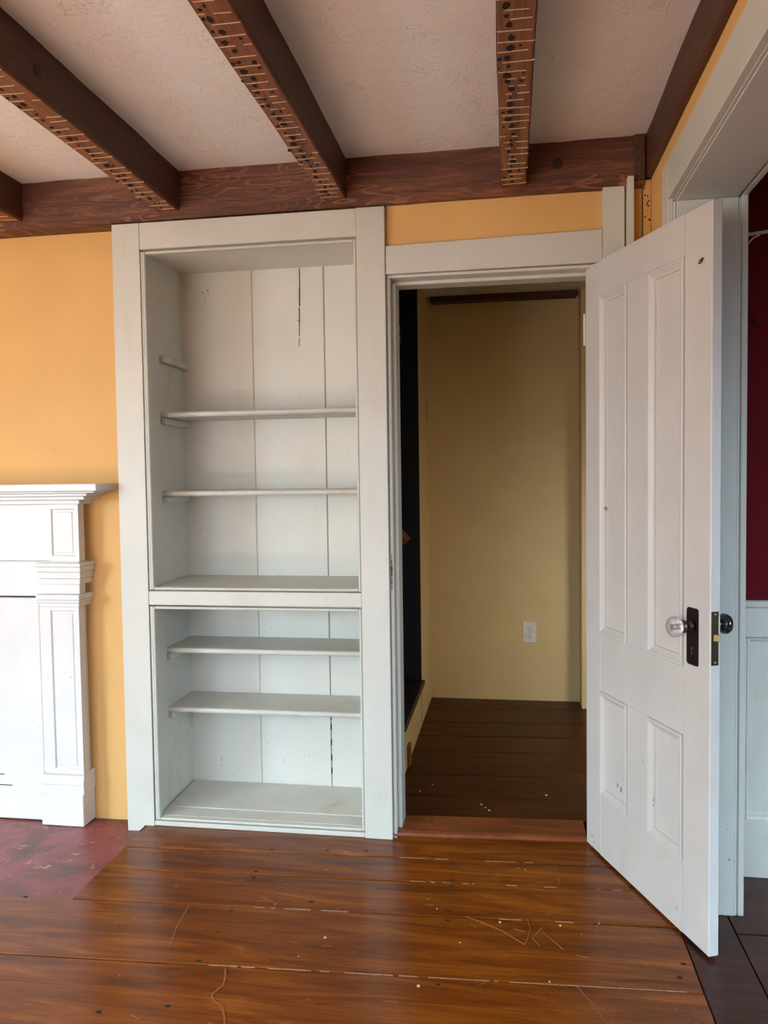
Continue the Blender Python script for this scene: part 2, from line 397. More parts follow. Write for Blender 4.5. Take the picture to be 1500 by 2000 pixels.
# ceiling
cb = bmesh.new(); nx, ny = 90, 90
X0, X1, Y0, Y1 = -4.0, 0.47, -2.5, 2.66
gr = []
for i in range(nx+1):
    col = []
    for j in range(ny+1):
        x = X0+(X1-X0)*i/nx; y = Y0+(Y1-Y0)*j/ny
        z = Zc + 0.004*noise.noise(Vector((x*1.4, y*1.4, 0))) + 0.0025*noise.noise(Vector((x*9, y*9, 4)))
        col.append(cb.verts.new((x, y, z)))
    gr.append(col)
for i in range(nx):
    for j in range(ny): cb.faces.new((gr[i][j], gr[i][j+1], gr[i+1][j+1], gr[i+1][j]))
box(cb, -4.1, 3.1, -2.6, 2.80, 2.27, 2.37, bev=0)
struct('ceiling', cb, M['ceiling'], 'white brushed plaster ceiling between dark exposed beams')
for f in bpy.data.objects['ceiling'].data.polygons: f.use_smooth = True
bpy.data.objects['ceiling'].data.polygons.foreach_set('use_smooth', [len(f.vertices) == 4 and f.area < 0.02 for f in bpy.data.objects['ceiling'].data.polygons])

# walls
struct('wall_fireplace', B(-4.0, -1.30, 2.65, 2.75, -0.05, 2.095, bev=0), M['yellow'], 'yellow wall behind the mantel left of the bookcase')
struct('wall_over_doorway', B(-0.389, 0.296, 2.588, 2.69, 1.90, 2.097, bev=0), M['yellow'], 'narrow yellow wall strip above the doorway')
wr = bmesh.new()
box(wr, 0.358, 0.62, 2.586, 2.69, -0.05, 2.13, bev=0)
struct('wall_corner', wr, M['yellow'], 'yellow wall strip in the corner right of the doorway')
ws = bmesh.new()
box(ws, 0.44, 0.61, 2.246, 2.586, -0.05, 2.135, bev=0)
box(ws, 0.44, 0.61, -0.5, 2.246, 1.947, 2.135, bev=0)
box(ws, 0.44, 0.61, -2.5, -0.5, -0.05, 2.135, bev=0)
struct('wall_right', ws, M['yellow'], 'yellow right wall pierced by a wide cased opening')
wl = bmesh.new()   # left wall with a window opening
box(wl, -4.1, -4.0, -2.6, 2.75, -0.05, 2.3, bev=0)
struct('wall_left', wl, M['yellow'])
wb = bmesh.new()   # rear wall behind the camera with a window opening
box(wb, -4.1, -3.0, -2.6, -2.5, -0.05, 2.3, bev=0); box(wb, -1.3, 0.61, -2.6, -2.5, -0.05, 2.3, bev=0)
box(wb, -3.0, -1.3, -2.6, -2.5, -0.05, 0.55, bev=0); box(wb, -3.0, -1.3, -2.6, -2.5, 1.78, 2.3, bev=0)
struct('wall_rear', wb, M['yellow'])
# next room
struct('wall_next_room', B(0.61, 3.0, 2.475, 2.56, -0.05, 2.3, bev=0), M['red'], 'crimson wall of the next room above a white wainscot')
wn = bmesh.new(); box(wn, 3.0, 3.1, -1.1, 2.56, -0.05, 2.3, bev=0); box(wn, 0.61, 3.1, -1.1, -1.0, -0.05, 2.3, bev=0)
box(wn, 0.611, 0.622, -1.0, 2.17, 2.05, 2.27, bev=0)
struct('wall_next_room_far', wn, M['red'])

# hall shell
struct('wall_hall_back', B(-0.55, 1.1, 4.232, 4.33, -0.05, 2.3, bev=0), M['cream'], 'cream yellow end wall of the hall with an outlet')
hl = bmesh.new(); box(hl, -0.52, -0.419, 3.7605, 4.232, -0.02, 2.2, bev=0.001)
struct('wall_hall_left', hl, M['cream'], 'narrow cream return wall between the stair and the hall end')
struct('wall_stair', B(-1.5, -0.4195, 3.75, 3.76, -0.05, 2.4, bev=0), M['navy'], 'dark navy wall beside the enclosed stair')
hs = bmesh.new(); box(hs, -1.6, -1.5, 2.9, 3.84, -0.05, 2.4, bev=0); box(hs, -1.5, -0.42, 2.97, 3.03, -0.05, 2.4, bev=0)
struct('wall_stair_side', hs, M['navy'])
struct('wall_hall_right', B(1.0, 1.1, 2.6, 4.3, -0.05, 2.3, bev=0), M['cream'])
struct('ceiling_hall', B(-1.6, 1.1, 2.70, 4.33, 2.150, 2.22, bev=0), M['white_back'], 'plain dim ceiling of the hall')
tag(obj('ceiling_beam', B(-0.40, 0.352, 4.17, 4.231, 2.118, 2.151, bev=0.004), M['beam']), 'dark narrow beam across the top of the hall end wall', 'beam')

# ================================================================ BEAMS
def warp(bm, amp, freq, seed):
    for v in bm.verts:
        n = noise.noise_vector(v.co*freq + Vector((seed, 0, 0)))
        v.co += Vector((n.x, n.y*0.2, n.z))*amp
def long_box(x0, x1, y0, y1, z0, z1, axis, step=0.08, ch=0.006):
    bm = bmesh.new()
    if axis == 1: prof = [(x0, z1), (x0, z0+ch), (x0+ch, z0), (x1-ch, z0), (x1, z0+ch), (x1, z1)]; a0, a1 = y0, y1
    else: prof = [(y0, z1), (y0, z0+ch), (y0+ch, z0), (y1-ch, z0), (y1, z0+ch), (y1, z1)]; a0, a1 = x0, x1
    n = int((a1-a0)/step); rows = []
    for i in range(n+1):
        a = a0+(a1-a0)*i/n
        rows.append([bm.verts.new((p[0], a, p[1]) if axis == 1 else (a, p[0], p[1])) for p in prof])
    k = len(prof)
    for A, D in zip(rows, rows[1:]):
        for i in range(k): bm.faces.new((A[i], A[(i+1) % k], D[(i+1) % k], D[i]))
    bm.faces.new(rows[0]); bm.faces.new(rows[-1])
    return bm
gb = long_box(-3.98, 0.418, 2.558, 2.72, 2.094, 2.262, 0, ch=0.012)
for v in gb.verts:
    if v.co.z < 2.12:
        v.co.z += 0.004*(v.co.x+1.3)/1.7 - 0.001
        v.co.z += 0.004*noise.noise(Vector((v.co.x*4, 1, 0))); 
        if v.co.y < 2.60: v.co.y += 0.004*noise.noise(Vector((v.co.x*5, 7, 0)))
gd = obj('ceiling_girder', gb, M['girder'])
tag(gd, 'long dark timber girder running along the top of the back wall', 'beam')

def knot(parent, p, axis, rad):
    o_ = lathe(bmesh.new(), [(0, 0.0012), (rad*0.55, 0.0012), (rad*0.8, 0.0008), (rad, -0.0004), (rad, -0.004), (0, -0.004)], p, axis, 20)
    for v in o_.verts: v.co.z = p[2] + (v.co.z-p[2])*0.92
    return obj('knot', o_, M['knot'], parent)
knot(gd, (0.157, 2.5535, 2.178), (0, -1, 0), 0.016)
def joist(x0, x1, label, seed, y1=2.562, z0=2.12, lath=True, name='ceiling_joist', far=0.0):
    t = empty(name, ((x0+x1)/2, 0, z0), label, 'beam', None)
    b = long_box(x0, x1, -2.48, y1, z0, 2.262, 1); warp(b, 0.004, 3.0, seed)
    obj('timber', b, M['beam'], t)
    if lath:
        u = long_box(x0+0.003, x1-0.003, -2.48, y1-0.002, z0-0.0035, z0+0.004, 1, ch=0.002); warp(u, 0.004, 3.0, seed)
        tag(obj('underside', u, M['beam_face'], t), 'lighter scarred underside')
        def zz(x, y): return z0-0.0035+0.004*noise.noise_vector(Vector((x, y, z0))*3.0+Vector((seed, 0, 0))).z
        random.seed(int(seed*10)); lb = bmesh.new(); hb_ = bmesh.new()
        y = 2.53
        while y > 0.9:
            # plaster line left by each lath, slightly oblique and broken
            a = random.uniform(0, 0.35)*(x1-x0); e = random.uniform(0.75, 1.0)*(x1-x0)
            if random.random() < 0.35: a = 0.02*(x1-x0)
            k = random.uniform(-0.05, 0.07); n = 4
            for i in range(n):
                if random.random() < 0.13: continue
                xa = x0+a+(e-a)*i/n; xb = x0+a+(e-a)*(i+1)/n; w_ = random.uniform(0.0006, 0.0018)
                za = zz(xa, y)-0.0015; zb = zz(xb, y)-0.0015
                vs = [lb.verts.new(p) for p in ((xa, y+k*(xa-x0), za), (xb, y+k*(xb-x0), zb), (xb, y+k*(xb-x0)+w_, zb), (xa, y+k*(xa-x0)+w_, za))]
                v2 = [lb.verts.new((q.co.x, q.co.y, q.co.z+0.003)) for q in vs]
                lb.faces.new(vs)
                for q in range(4): lb.faces.new((vs[q], vs[(q+1) % 4], v2[(q+1) % 4], v2[q]))
            # nail hole stains between the lines
            for q in range(random.choice((1, 1, 2, 2, 3))):
                if q == 0: hx = x0+(0.36+0.05*math.sin(y*3))*(x1-x0)+random.uniform(-0.006, 0.006)
                else: hx = x0+random.choice((0.1, 0.14, 0.62))*(x1-x0)+random.uniform(-0.006, 0.01)
                hy = y-0.018+random.uniform(-0.006, 0.006); r = random.choice((0.004, 0.006, 0.0085, 0.0095)) if q == 0 else random.uniform(0.0015, 0.006)
                n_ = 7; hz = zz(hx, hy)-0.0012
                top = [hb_.verts.new((hx+r*random.uniform(0.6, 1.2)*math.cos(i*6.283/n_), hy+1.3*r*random.uniform(0.6, 1.2)*math.sin(i*6.283/n_), hz)) for i in range(n_)]
                bot = [hb_.verts.new((v.co.x, v.co.y, v.co.z+0.003)) for v in top]
                hb_.faces.new(top)
                for i in range(n_): hb_.faces.new((top[i], top[(i+1) % n_], bot[(i+1) % n_], bot[i]))
            y -= random.uniform(0.031, 0.045)
        tag(obj('lath_marks', lb, M['plaster_white'], t), 'thin pale plaster lines left by laths', kind='stuff')
        tag(obj('nail_holes', hb_, M['hole'], t), 'dark nail hole stains', kind='stuff')
    return t
joist(-1.742, -1.655, 'dark ceiling beam at the far left above the mantel, cut by the photo edge', 1.3)
joist(-1.166, -1.082, 'dark ceiling beam meeting the girder above the left end of the bookcase', 2.7)
knot(bpy.data.objects['ceiling_joist.001'], (-1.0795, 1.748, 2.176), (1, 0, 0), 0.017)
joist(-0.592, -0.512, 'dark ceiling beam meeting the girder above the right end of the bookcase', 4.1)
joist(-0.018, 0.063, 'dark ceiling beam with nail holes meeting the girder above the doorway', 5.9)
joist(0.420, 0.60, 'dark ceiling beam lying along the top of the right wall', 7.7, y1=2.60, z0=2.118, lath=False)
tag(obj('beam_block', B(0.385, 0.419, 2.548, 2.559, 2.11, 2.25, bev=0.003), M['beam']), 'short dark wood block in the corner where the girder meets the right beam', 'block')

# ================================================================ BOOKCASE
W = M['white']
bc = empty('built_in_bookcase', (-0.86, 2.75, 0), 'tall white built-in bookcase with open shelves between the mantel and the doorway', 'bookcase')
def part(name, *a, mat=None, bev=0.0015, parent=None, label=None):
    o = obj(name, B(*a, bev=bev), mat or W, parent or bc)
    if label: o['label'] = label
    return o
F0, F1 = 2.568, 2.592
# left stile, with the notched foot standing on the lower hearth
st = prism(bmesh.new(), [(-1.337, -0.022), (-1.297, -0.022), (-1.283, -0.012), (-1.273, 0.000), (-1.238, 0.000), (-1.235, 2.087), (-1.333, 2.087)], 1, F0, F1)
tag(obj('stile', st, W, bc), 'left stile with a notched foot')
part('stile', -0.484, -0.390, F0-0.002, F1, 0.0, 2.089)
part('top_rail', -1.2345, -0.4845, F0+0.001, F1, 1.999, 2.088)
part('middle_rail', -1.236, -0.4845, F0+0.001, F1, 0.782, 0.830)
part('bottom_rail', -1.237, -0.4845, F0+0.001, F1, 0.001, 0.017)
# bead around each compartment
def bead_frame(x0, x1, z0, z1, w_=0.009):
    y0, y1 = F0+0.003, F1+0.004
    for a in ((x0, x0+w_, y0, y1, z0, z1), (x1-w_, x1, y0, y1, z0, z1), (x0+w_, x1-w_, y0, y1, z1-w_, z1), (x0+w_, x1-w_, y0, y1, z0, z0+w_)):
        part('bead', *a, bev=0.003)
bead_frame(-1.2265, -0.4855, 0.834, 1.992)
bead_frame(-1.2265, -0.4855, 0.020, 0.776)
for z0, z1 in ((0.020, 0.776), (0.834, 1.992)):
    part('inner_frame', -1.2345, -1.2275, F0+0.006, F1, z0, z1, bev=0)
YB = 2.92
# carcass sides: front strip and wide panel with a groove between
for z0, z1 in ((0.0, 0.812), (0.818, 2.01)):
    part('side_panel', -1.262, -1.2325, F1+0.0045, 2.699, z0, z1, mat=M['white_shelf'])
    part('side_panel', -1.262, -1.2365, 2.7025, YB, z0, z1, mat=M['white_shelf'])
    part('side_panel', -0.478, -0.450, F1+0.0045, YB, z0, z1, mat=M['white_shelf'])
# back boards
xs = [-1.262, -0.9555, -0.6765, -0.45]
bw = M['white_back']
for i in range(3):
    for z0, z1 in ((0.0, 0.83), (0.832, 2.02)):
                part('back_board', xs[i]+(0, 0.0005, 0.0010)[i], xs[i+1]-(0.0005, 0.0010, 0)[i], YB+0.0005*(i % 2), YB+0.02, z0, z1, mat=bw, bev=0.002)
part('back_batten', -1.27, -0.44, YB+0.022, YB+0.03, 0, 2.02, mat=M['black'], bev=0)
# bead line at the board joints
for x in (-0.9555, -0.6765):
    for z0, z1 in ((0.035, 0.80), (0.845, 1.998)):
        part('joint_bead', x-0.0062, x-0.0026, YB-0.0012, YB+0.004, z0, z1, mat=bw, bev=0.0008)
part('top_board', -1.262, -0.45, F1+0.0045, 2.70, 1.996, 2.012, mat=M['white_back'])
part('top_board', -1.262, -0.45, 2.701, YB-0.0005, 2.002, 2.014, mat=M['white_back'])
def shelf(z, y0, name='shelf', th=0.019, nose=True, label=None):
    b = bmesh.new(); r = th/2
    prof = [(YB-0.001, z), (y0+r, z)] + [(y0+r-r*math.sin(a), z-r+r*math.cos(a)) for a in (0.4, 0.9, 1.4, 1.9, 2.4, 2.9)] + [(y0+r, z-th), (YB-0.001, z-th)]
    prism(b, prof, 0, -1.2362, -0.479)
    o = obj(name, b, M['white_shelf'], bc)
    if label: o['label'] = label
    return o
for z in (1.458, 1.174, 0.603, 0.384):
    shelf(z, 2.698)
    if z > 1: part('shelf_lip', -1.2315, -0.479, 2.6945, 2.699, z-0.013, z-0.006, mat=M['white_shelf'], bev=0.001)
part('compartment_floor', -1.2315, -0.479, F1+0.005, YB-0.001, 0.82, 0.842, mat=M['white_shelf'])
part('compartment_floor', -1.2315, -0.479, F1+0.005, 2.668, 0.004, 0.0285, mat=M['white_shelf'])
part('compartment_floor', -1.2315, -0.479, 2.6695, YB-0.001, 0.004, 0.030, mat=M['white_shelf'])
for z in (1.660, 1.438, 1.154, 0.583, 0.364):
    part('shelf_cleat', -1.2365, -1.216, 2.705, YB-0.001, z-0.024, z, mat=M['white_shelf'], bev=0.003)
    part('shelf_cleat', -0.497, -0.479, 2.705, YB-0.001, z-0.024, z, mat=M['white_shelf'], bev=0.003)
# crack and dark nicks in the back boards
b = bmesh.new()
def crack(pts, wd):
    for (x0, z0), (x1, z1) in zip(pts, pts[1:]):
        box(b, min(x0, x1)-wd/2, max(x0, x1)+wd/2, YB-0.0012, YB+0.002, min(z0, z1), max(z0, z1), bev=0)
crack([(-0.768, 1.998), (-0.769, 1.93), (-0.771, 1.86)], 0.0015)
crack([(-0.771, 1.853), (-0.773, 1.79), (-0.774, 1.75)], 0.0009)
crack([(-0.774, 1.74), (-0.775, 1.71)], 0.0005)
for x, z, s, h_ in ((-1.152, 1.929, .003, .003), (-1.129, 1.934, .002, .006), (-1.132, 1.936, .003, .002), (-1.143, 1.892, .003, .003), (-1.208, 1.074, .0015, .004), (-1.182, 1.016, .0015, .005), (-1.019, .887, .001, .004),
                    (-.906, .64, .001, .004), (-.816, .653, .001, .004), (-1.07, .058, .001, .006), (-1.225, .96, .0012, .003), (-0.93, 0.22, .001, .002)):
    box(b, x-s/2, x+s/2, YB-0.0012, YB+0.002, z-h_/2, z+h_/2, bev=0)
for zz_ in (0.08, 0.13, 0.19, 0.25, 0.29, 0.33):
    box(b, -0.678, -0.675, YB-0.0015, YB+0.002, zz_, zz_+0.022, bev=0)
tag(obj('cracks', b, M['hole'], bc), 'dark split and nicks in the back boards', kind='stuff')

# ================================================================ DOORWAY TRIM
tr = empty('trim_1', (0.0, 2.60, 0), 'white casing and jambs of the hall doorway', kind='structure')
def tp(name, bm, mat=None, label=None):
    o = obj(name, bm, mat or W, tr)
    if label: o['label'] = label
    return o
tp('head_casing', P([(-0.3885, 1.872), (0.2935, 1.874), (0.2935, 1.975), (-0.3885, 1.962)], 1, 2.570, 2.589, bev=0.0015))
tp('side_casing', B(0.2945, 0.360, 2.566, 2.589, 0.0, 2.104))
tp('corner_board', B(0.3645, 0.383, 2.532, 2.585, 0.0, 2.118))
# jamb lining, stepped: outer edge, then door stop
tp('jamb', B(-0.3885, -0.377, 2.582, 2.72, 0.0, 1.860))
tp('jamb', B(0.282, 0.2935, 2.592, 2.72, 0.0, 1.860))
tp('jamb', B(-0.3885, 0.2935, 2.582, 2.72, 1.861, 1.871))
tp('door_stop', B(-0.3765, -0.3635, 2.612, 2.70, 0.022, 1.848), label='inner door stop strip')
tp('door_stop', B(-0.3765, 0.2815, 2.632, 2.70, 1.8485, 1.8605))
tp('corner_post', B(0.416, 0.4395, 2.572, 2.5855, 0.0, 2.117, bev=0.002), M['yellow'])
b = bmesh.new()
for i in range(16):
    x = random.choice((0.420, 0.428, 0.434)) + random.uniform(-0.002, 0.002); z = random.uniform(1.97, 2.11)
    r = random.choice((0.0008, 0.001, 0.0018))
    box(b, x-r, x+r, 2.5714, 2.573, z-r, z+r*1.6, bev=0)
box(b, 0.4143, 0.4157, 2.5835, 2.5862, 0.0, 2.10, bev=0)
tag(tp('nail_pits', b, M['hole']), kind='stuff')
# strike plate damage on left jamb
b = bmesh.new()
random.seed(3)
for i in range(14):
    z = 0.84 + i*0.008 + random.uniform(-0.003, 0.003); w_ = random.uniform(0.001, 0.0036)*(1-abs(i-7)/9)+0.0006
    box(b, -0.3835-w_, -0.3835+w_, 2.5812, 2.583, z, z+0.008, bev=0)
tag(tp('strike_scar', b, flat('bare_wood_scar', srgb(120, 74, 44), 0.8)), 'bare brown wood where the strike was', kind='stuff')
# threshold
th_ = bmesh.new()
prism(th_, [(2.566, 0.0), (2.560, 0.008), (2.563, 0.018), (2.572, 0.023), (2.684, 0.026), (2.694, 0.02), (2.694, -0.03), (2.566, -0.03)], 0, 0.0, 0.634)
for v in th_.verts: v.co.x, v.co.y = -0.388 + v.co.x, v.co.y + 0.020 + v.co.x*0.055
th_o = obj('threshold', th_, M['threshold'])
tag(th_o, 'worn reddish wood threshold across the hall doorway', 'threshold')

# ================================================================ OPENING TRIM TO NEXT ROOM
t2 = empty('trim_2', (0.44, 2.24, 0), 'white lining and casing of the wide opening to the crimson room', kind='structure')
def t2p(name, bm): return obj(name, bm, W, t2)
t2p('side_casing', B(0.424, 0.4395, 2.2402, 2.314, 0.0, 2.050))
t2p('head_casing', B(0.424, 0.4395, -0.6, 2.2395, 1.944, 2.050))
t2p('jamb_lining', B(0.447, 0.603, 2.234, 2.2455, 0.0, 1.9385))
t2p('head_lining', B(0.447, 0.603, -0.5, 2.2455, 1.9395, 1.9465))
t2p('edge_bead', B(0.4395, 0.4462, 2.2385, 2.2455, 0.0, 1.938, bev=0.002))
t2p('edge_bead', B(0.4395, 0.4462, -0.5, 2.2455, 1.9425, 1.9468, bev=0.001))
t2p('side_casing', B(0.6105, 0.628, 2.2335, 2.32, 0.0, 2.045, bev=0.003))
t2p('edge_bead', B(0.6035, 0.610, 2.2372, 2.2455, 0.0, 1.938, bev=0.001))
t2p('head_casing', B(0.6105, 0.628, -0.6, 2.2332, 1.941, 2.045, bev=0.003))
t2p('plinth_foot', B(0.424, 0.4465, 2.2392, 2.30, 0.0, 0.02)) if False else None

# wainscot of the next room
wa = empty('wainscot', (1.8, 2.47, 0), 'white panelled wainscot under the crimson wall, right edge of the photo', 'wainscot')
def wp(name, *a, bev=0.002): return obj(name, B(*a, bev=bev), M['white'], wa)
wp('cap_rail', 0.629, 2.99, 2.452, 2.4745, 0.815, 0.836, bev=0.004)
wp('top_rail', 0.629, 2.99, 2.458, 2.4745, 0.726, 0.8145)
wp('baseboard', 0.629, 2.99, 2.458, 2.4745, 0.0, 0.176)
for i, x in enumerate((0.640, 1.22, 1.84, 2.46)):
    x1 = (0.695, 1.30, 1.92, 2.54)[i]
    wp('stile', x, x1, 2.458, 2.4745, 0.1765, 0.7255)
for a, b_ in ((0.6955, 1.2195), (1.3005, 1.8395), (1.9205, 2.4595)):
    bm = bmesh.new()
    pl = lambda u, v, d: (u, 2.4585+d, v)
    r = frame_loft(bm, [(a, b_, 0.177, 0.725, 0.0), (a+0.008, b_-0.008, 0.185, 0.717, 0.003), (a+0.012, b_-0.012, 0.189, 0.713, 0.009), (a+0.02, b_-0.02, 0.197, 0.705, 0.010)], pl)
    bm.faces.new(r[-1])
    bk = [bm.verts.new(pl(u, v, 0.0155)) for u, v in ((a, 0.177), (b_, 0.177), (b_, 0.725), (a, 0.725))]
    for i in range(4): bm.faces.new((r[0][i], bk[i], bk[(i+1) % 4], r[0][(i+1) % 4]))
    bm.faces.new(bk)
    obj('panel', bm, M['white'], wa)
# wire shelf and loose cable on crimson wall
sh = empty('wire_shelf', (0.9, 2.42, 1.9), 'white wire closet shelf end with a bracket on the crimson wall', 'shelf')
b = bmesh.new()
tube(b, [(0.60, 2.46, 1.890), (0.745, 2.46, 1.905), (1.4, 2.46, 1.905)], 0.003)
tube(b, [(0.60, 2.44, 1.890), (0.745, 2.44, 1.905), (1.4, 2.44, 1.905)], 0.0015)
obj('rod', b, M['plastic'], sh)
obj('bracket', tube(bmesh.new(), [(0.64, 2.466, 1.825), (0.69, 2.464, 1.876), (0.705, 2.462, 1.892), (0.722, 2.460, 1.898)], 0.0025), M['plastic'], sh)
tag(obj('cable', tube(bmesh.new(), [(0.60, 2.470, 1.70), (0.66, 2.468, 1.692), (0.69, 2.466, 1.678), (0.708, 2.466, 1.662), (0.718, 2.466, 1.645), (0.723, 2.468, 1.634)], 0.002), M['black']), 'loose thin dark cable curling out on the crimson wall', 'cable')

# ================================================================ DOOR LEAF
HX, HY = 0.246, 2.615
ang = math.atan2(-0.600, 0.239)
dr = empty('door_1', (HX, HY, 0.0), 'white four panel door standing open into the room with a glass knob', kind='structure', rotz=ang)
# local frame: +x along the leaf from hinge to free edge, +y = away from the seen face, z up
T = 0.029; L = 0.645; Z0 = 0.009; Z1 = 1.868
wd = M['white_door']
def dp(name, bm, mat=None, parent=None, label=None, smooth=False):
    o = obj(name, bm, mat or wd, parent or dr, smooth=smooth, local=True)
    if label: o['label'] = label
    return o
PX = [(0.094, 0.256), (0.368, 0.534)]; PZ = [(0.203, 0.536), (0.716, 1.762)]
dp('stile', B(0.0, 0.0938, 0, T, Z0, Z1, bev=0.0025))
dp('stile', B(0.5342, L, 0, T, Z0, Z1, bev=0.0025))
dp('rail', B(0.094, 0.534, 0.0003, T-0.0003, Z0, 0.2028, bev=0.0006))
dp('rail', B(0.094, 0.534, 0.0003, T-0.0003, 0.5362, 0.7158, bev=0.0006))
dp('rail', B(0.094, 0.534, 0.0003, T-0.0003, 1.7622, Z1, bev=0.0006))
for z0, z1 in PZ: dp('mullion', B(0.2562, 0.3678, 0.0003, T-0.0003, z0, z1, bev=0.0006))
def panel(x0, x1, z0, z1):
    bm = bmesh.new()
    steps = [(0.0, 0.0), (0.0, -0.004), (0.003, -0.0065), (0.008, -0.006), (0.013, -0.002), (0.020, 0.0025), (0.025, 0.0035), (0.0265, 0.0085), (0.030, 0.0092)]
    front = [(x0+s, x1-s, z0+s, z1-s, d) for s, d in steps]
    r = frame_loft(bm, front, lambda u, v, d: (u, d, v)); bm.faces.new(r[-1])
    back = [(x0+s, x1-s, z0+s, z1-s, T-d) for s, d in steps]
    r2 = frame_loft(bm, back, lambda u, v, d: (u, d, v)); bm.faces.new(list(reversed(r2[-1])))
    for i in range(4): bm.faces.new((r[0][i], r2[0][i], r2[0][(i+1) % 4], r[0][(i+1) % 4]))
    return bm
for x0, x1 in PX:
    for z0, z1 in PZ: dp('panel', panel(x0, x1, z0, z1))
# escutcheon with keyhole, rounded corners
def rrect(x0, x1, z0, z1, r, y):
    pts = []
    for cx, cz, a0 in ((x1-r, z1-r, 0), (x0+r, z1-r, 90), (x0+r, z0+r, 180), (x1-r, z0+r, 270)):
        for k in range(4):
            a = math.radians(a0+30*k); pts.append((cx+r*math.cos(a), y, cz+r*math.sin(a)))
    return pts
def plate(x0, x1, z0, z1, r, ya, yb):
    bm = bmesh.new(); A = [bm.verts.new(p) for p in rrect(x0, x1, z0, z1, r, ya)]
    D = [bm.verts.new(p) for p in rrect(x0+0.0015, x1-0.0015, z0+0.0015, z1-0.0015, r, yb)]
    n = len(A); bm.faces.new(A); bm.faces.new(list(reversed(D)))
    for i in range(n): bm.faces.new((A[i], A[(i+1) % n], D[(i+1) % n], D[i]))
    return bm
KX, KZ = 0.574, 0.829
for s, y0, ko in ((-1, 0.0, 0.0), (1, T, 0.010)):
    e = dp('escutcheon', plate(0.550, 0.599, 0.728, 0.875, 0.007, y0, y0+s*0.0025), M['bronze'], label='dark bronze lock plate')
    k = lathe(bmesh.new(), [(0, 0), (0.0028, 0.0), (0.0028, 0.0008), (0, 0.0008)], (KX, y0+s*0.0025, 0.772), (0, s, 0), 12)
    box(k, KX-0.0011, KX+0.0011, min(y0+s*0.0025, y0+s*0.0033), max(y0+s*0.0025, y0+s*0.0033), 0.756, 0.772, bev=0)
    dp('keyhole', k, M['steel'], e)
    c = bmesh.new()
    for z in (0.735, 0.868): lathe(c, [(0.0025, 0), (0.002, 0.001), (0, 0.0013)], (KX, y0+s*0.0025, z), (0, s, 0), 10)
    dp('screw', c, M['bronze'], e)
    kn = dp('knob_shank', lathe(bmesh.new(), [(0.0, 0), (0.0125, 0.0), (0.0125, 0.004), (0.0075, 0.007), (0.0075, 0.014), (0.012, 0.018), (0.0165, 0.022), (0.0175, 0.029), (0.0150, 0.033), (0.0, 0.033)], (KX, y0+s*(0.0025+ko), KZ), (0, s, 0)), M['shank' if s < 0 else 'dglass'], smooth=True)
    if ko: dp('spindle', lathe(bmesh.new(), [(0, 0), (0.009, 0), (0.009, ko+0.003), (0, ko+0.003)], (KX, y0+s*0.0025, KZ), (0, s, 0), 16), M['bronze'], kn)
    dp('knob', lathe(bmesh.new(), [(0.0, 0.0325), (0.0135, 0.0325), (0.0185, 0.035), (0.0240, 0.040), (0.0268, 0.047), (0.0268, 0.052), (0.0245, 0.058), (0.0190, 0.0625), (0.013, 0.0645), (0.009, 0.0640), (0.0, 0.0635)], (KX, y0+s*(0.0025+ko), KZ), (0, s, 0), 40), M['glass'] if s < 0 else M['dglass'], kn, smooth=True,
       label='clear faceless glass knob' if s < 0 else 'dark glass knob')
lp = dp('lock_faceplate', B(L-0.001, L+0.0012, 0.003, 0.0225, 0.743, 0.876, bev=0.0004), M['brassdull'], label='tarnished lock faceplate on the door edge')
dp('latch', P([(L+0.001, 0.008), (L+0.011, 0.0215), (L+0.001, 0.0225)], 2, 0.803, 0.820, bev=0.0008), M['brass'], lp, label='worn brass latch bolt')
c = bmesh.new()
for z in (0.75, 0.869): lathe(c, [(0.003, 0), (0.0025, 0.001), (0, 0.0012)], (L+0.0012, 0.014, z), (1, 0, 0), 10)
dp('screw', c, M['brass'], lp)
# small bent hook near the top free corner
dp('hook', tube(bmesh.new(), [(0.594, 0.001, 1.731), (0.598, -0.004, 1.727), (0.606, -0.006, 1.725), (0.613, -0.006, 1.729), (0.616, -0.004, 1.735), (0.612, -0.003, 1.737), (0.603, -0.0035, 1.733), (0.598, -0.003, 1.733)], 0.0014), M['brassdull'], label='small bent metal hook')
# painted hinges at the pivot edge
for z in (1.625,):
    hg = dp('hinge', lathe(bmesh.new(), [(0, z), (0.0045, z), (0.0045, z+0.1), (0, z+0.1)], (-0.003, -0.001, 0), (0, 0, 1), 12), M['white'], smooth=False)
    dp('hinge_leaf', B(-0.0015, -0.0002, 0.001, 0.026, z+0.002, z+0.098, bev=0), M['white'], hg)
# scuffs
b = bmesh.new()
for x, z, w_, h_ in ((0.185, 0.268, 0.006, 0.012), (0.205, 0.262, 0.008, 0.016), (0.04, 0.045, 0.012, 0.003), (0.05, 0.03, 0.006, 0.003), (0.508, 0.062, 0.0015, 0.010), (0.40, 0.31, 0.0012, 0.01), (0.398, 0.295, 0.0012, 0.008),
                     (0.06, 0.915, 0.002, 0.004), (0.03, 0.80, 0.0015, 0.005), (0.39, 0.70, 0.002, 0.002), (0.34, 0.40, 0.001, 0.008)):
    d = 0.0092 if 0.118 < x < 0.23 and 0.22 < z < 0.5 else (0.0 if not (0.37 < x < 0.53 and 0.2 < z < 0.53) else -0.002)
    box(b, x-w_/2, x+w_/2, d-0.0005, d+0.001, z-h_/2, z+h_/2, bev=0)
dp('scuffs', b, flat('grey_scuff', srgb(120, 118, 125), 0.6))['kind'] = 'stuff'

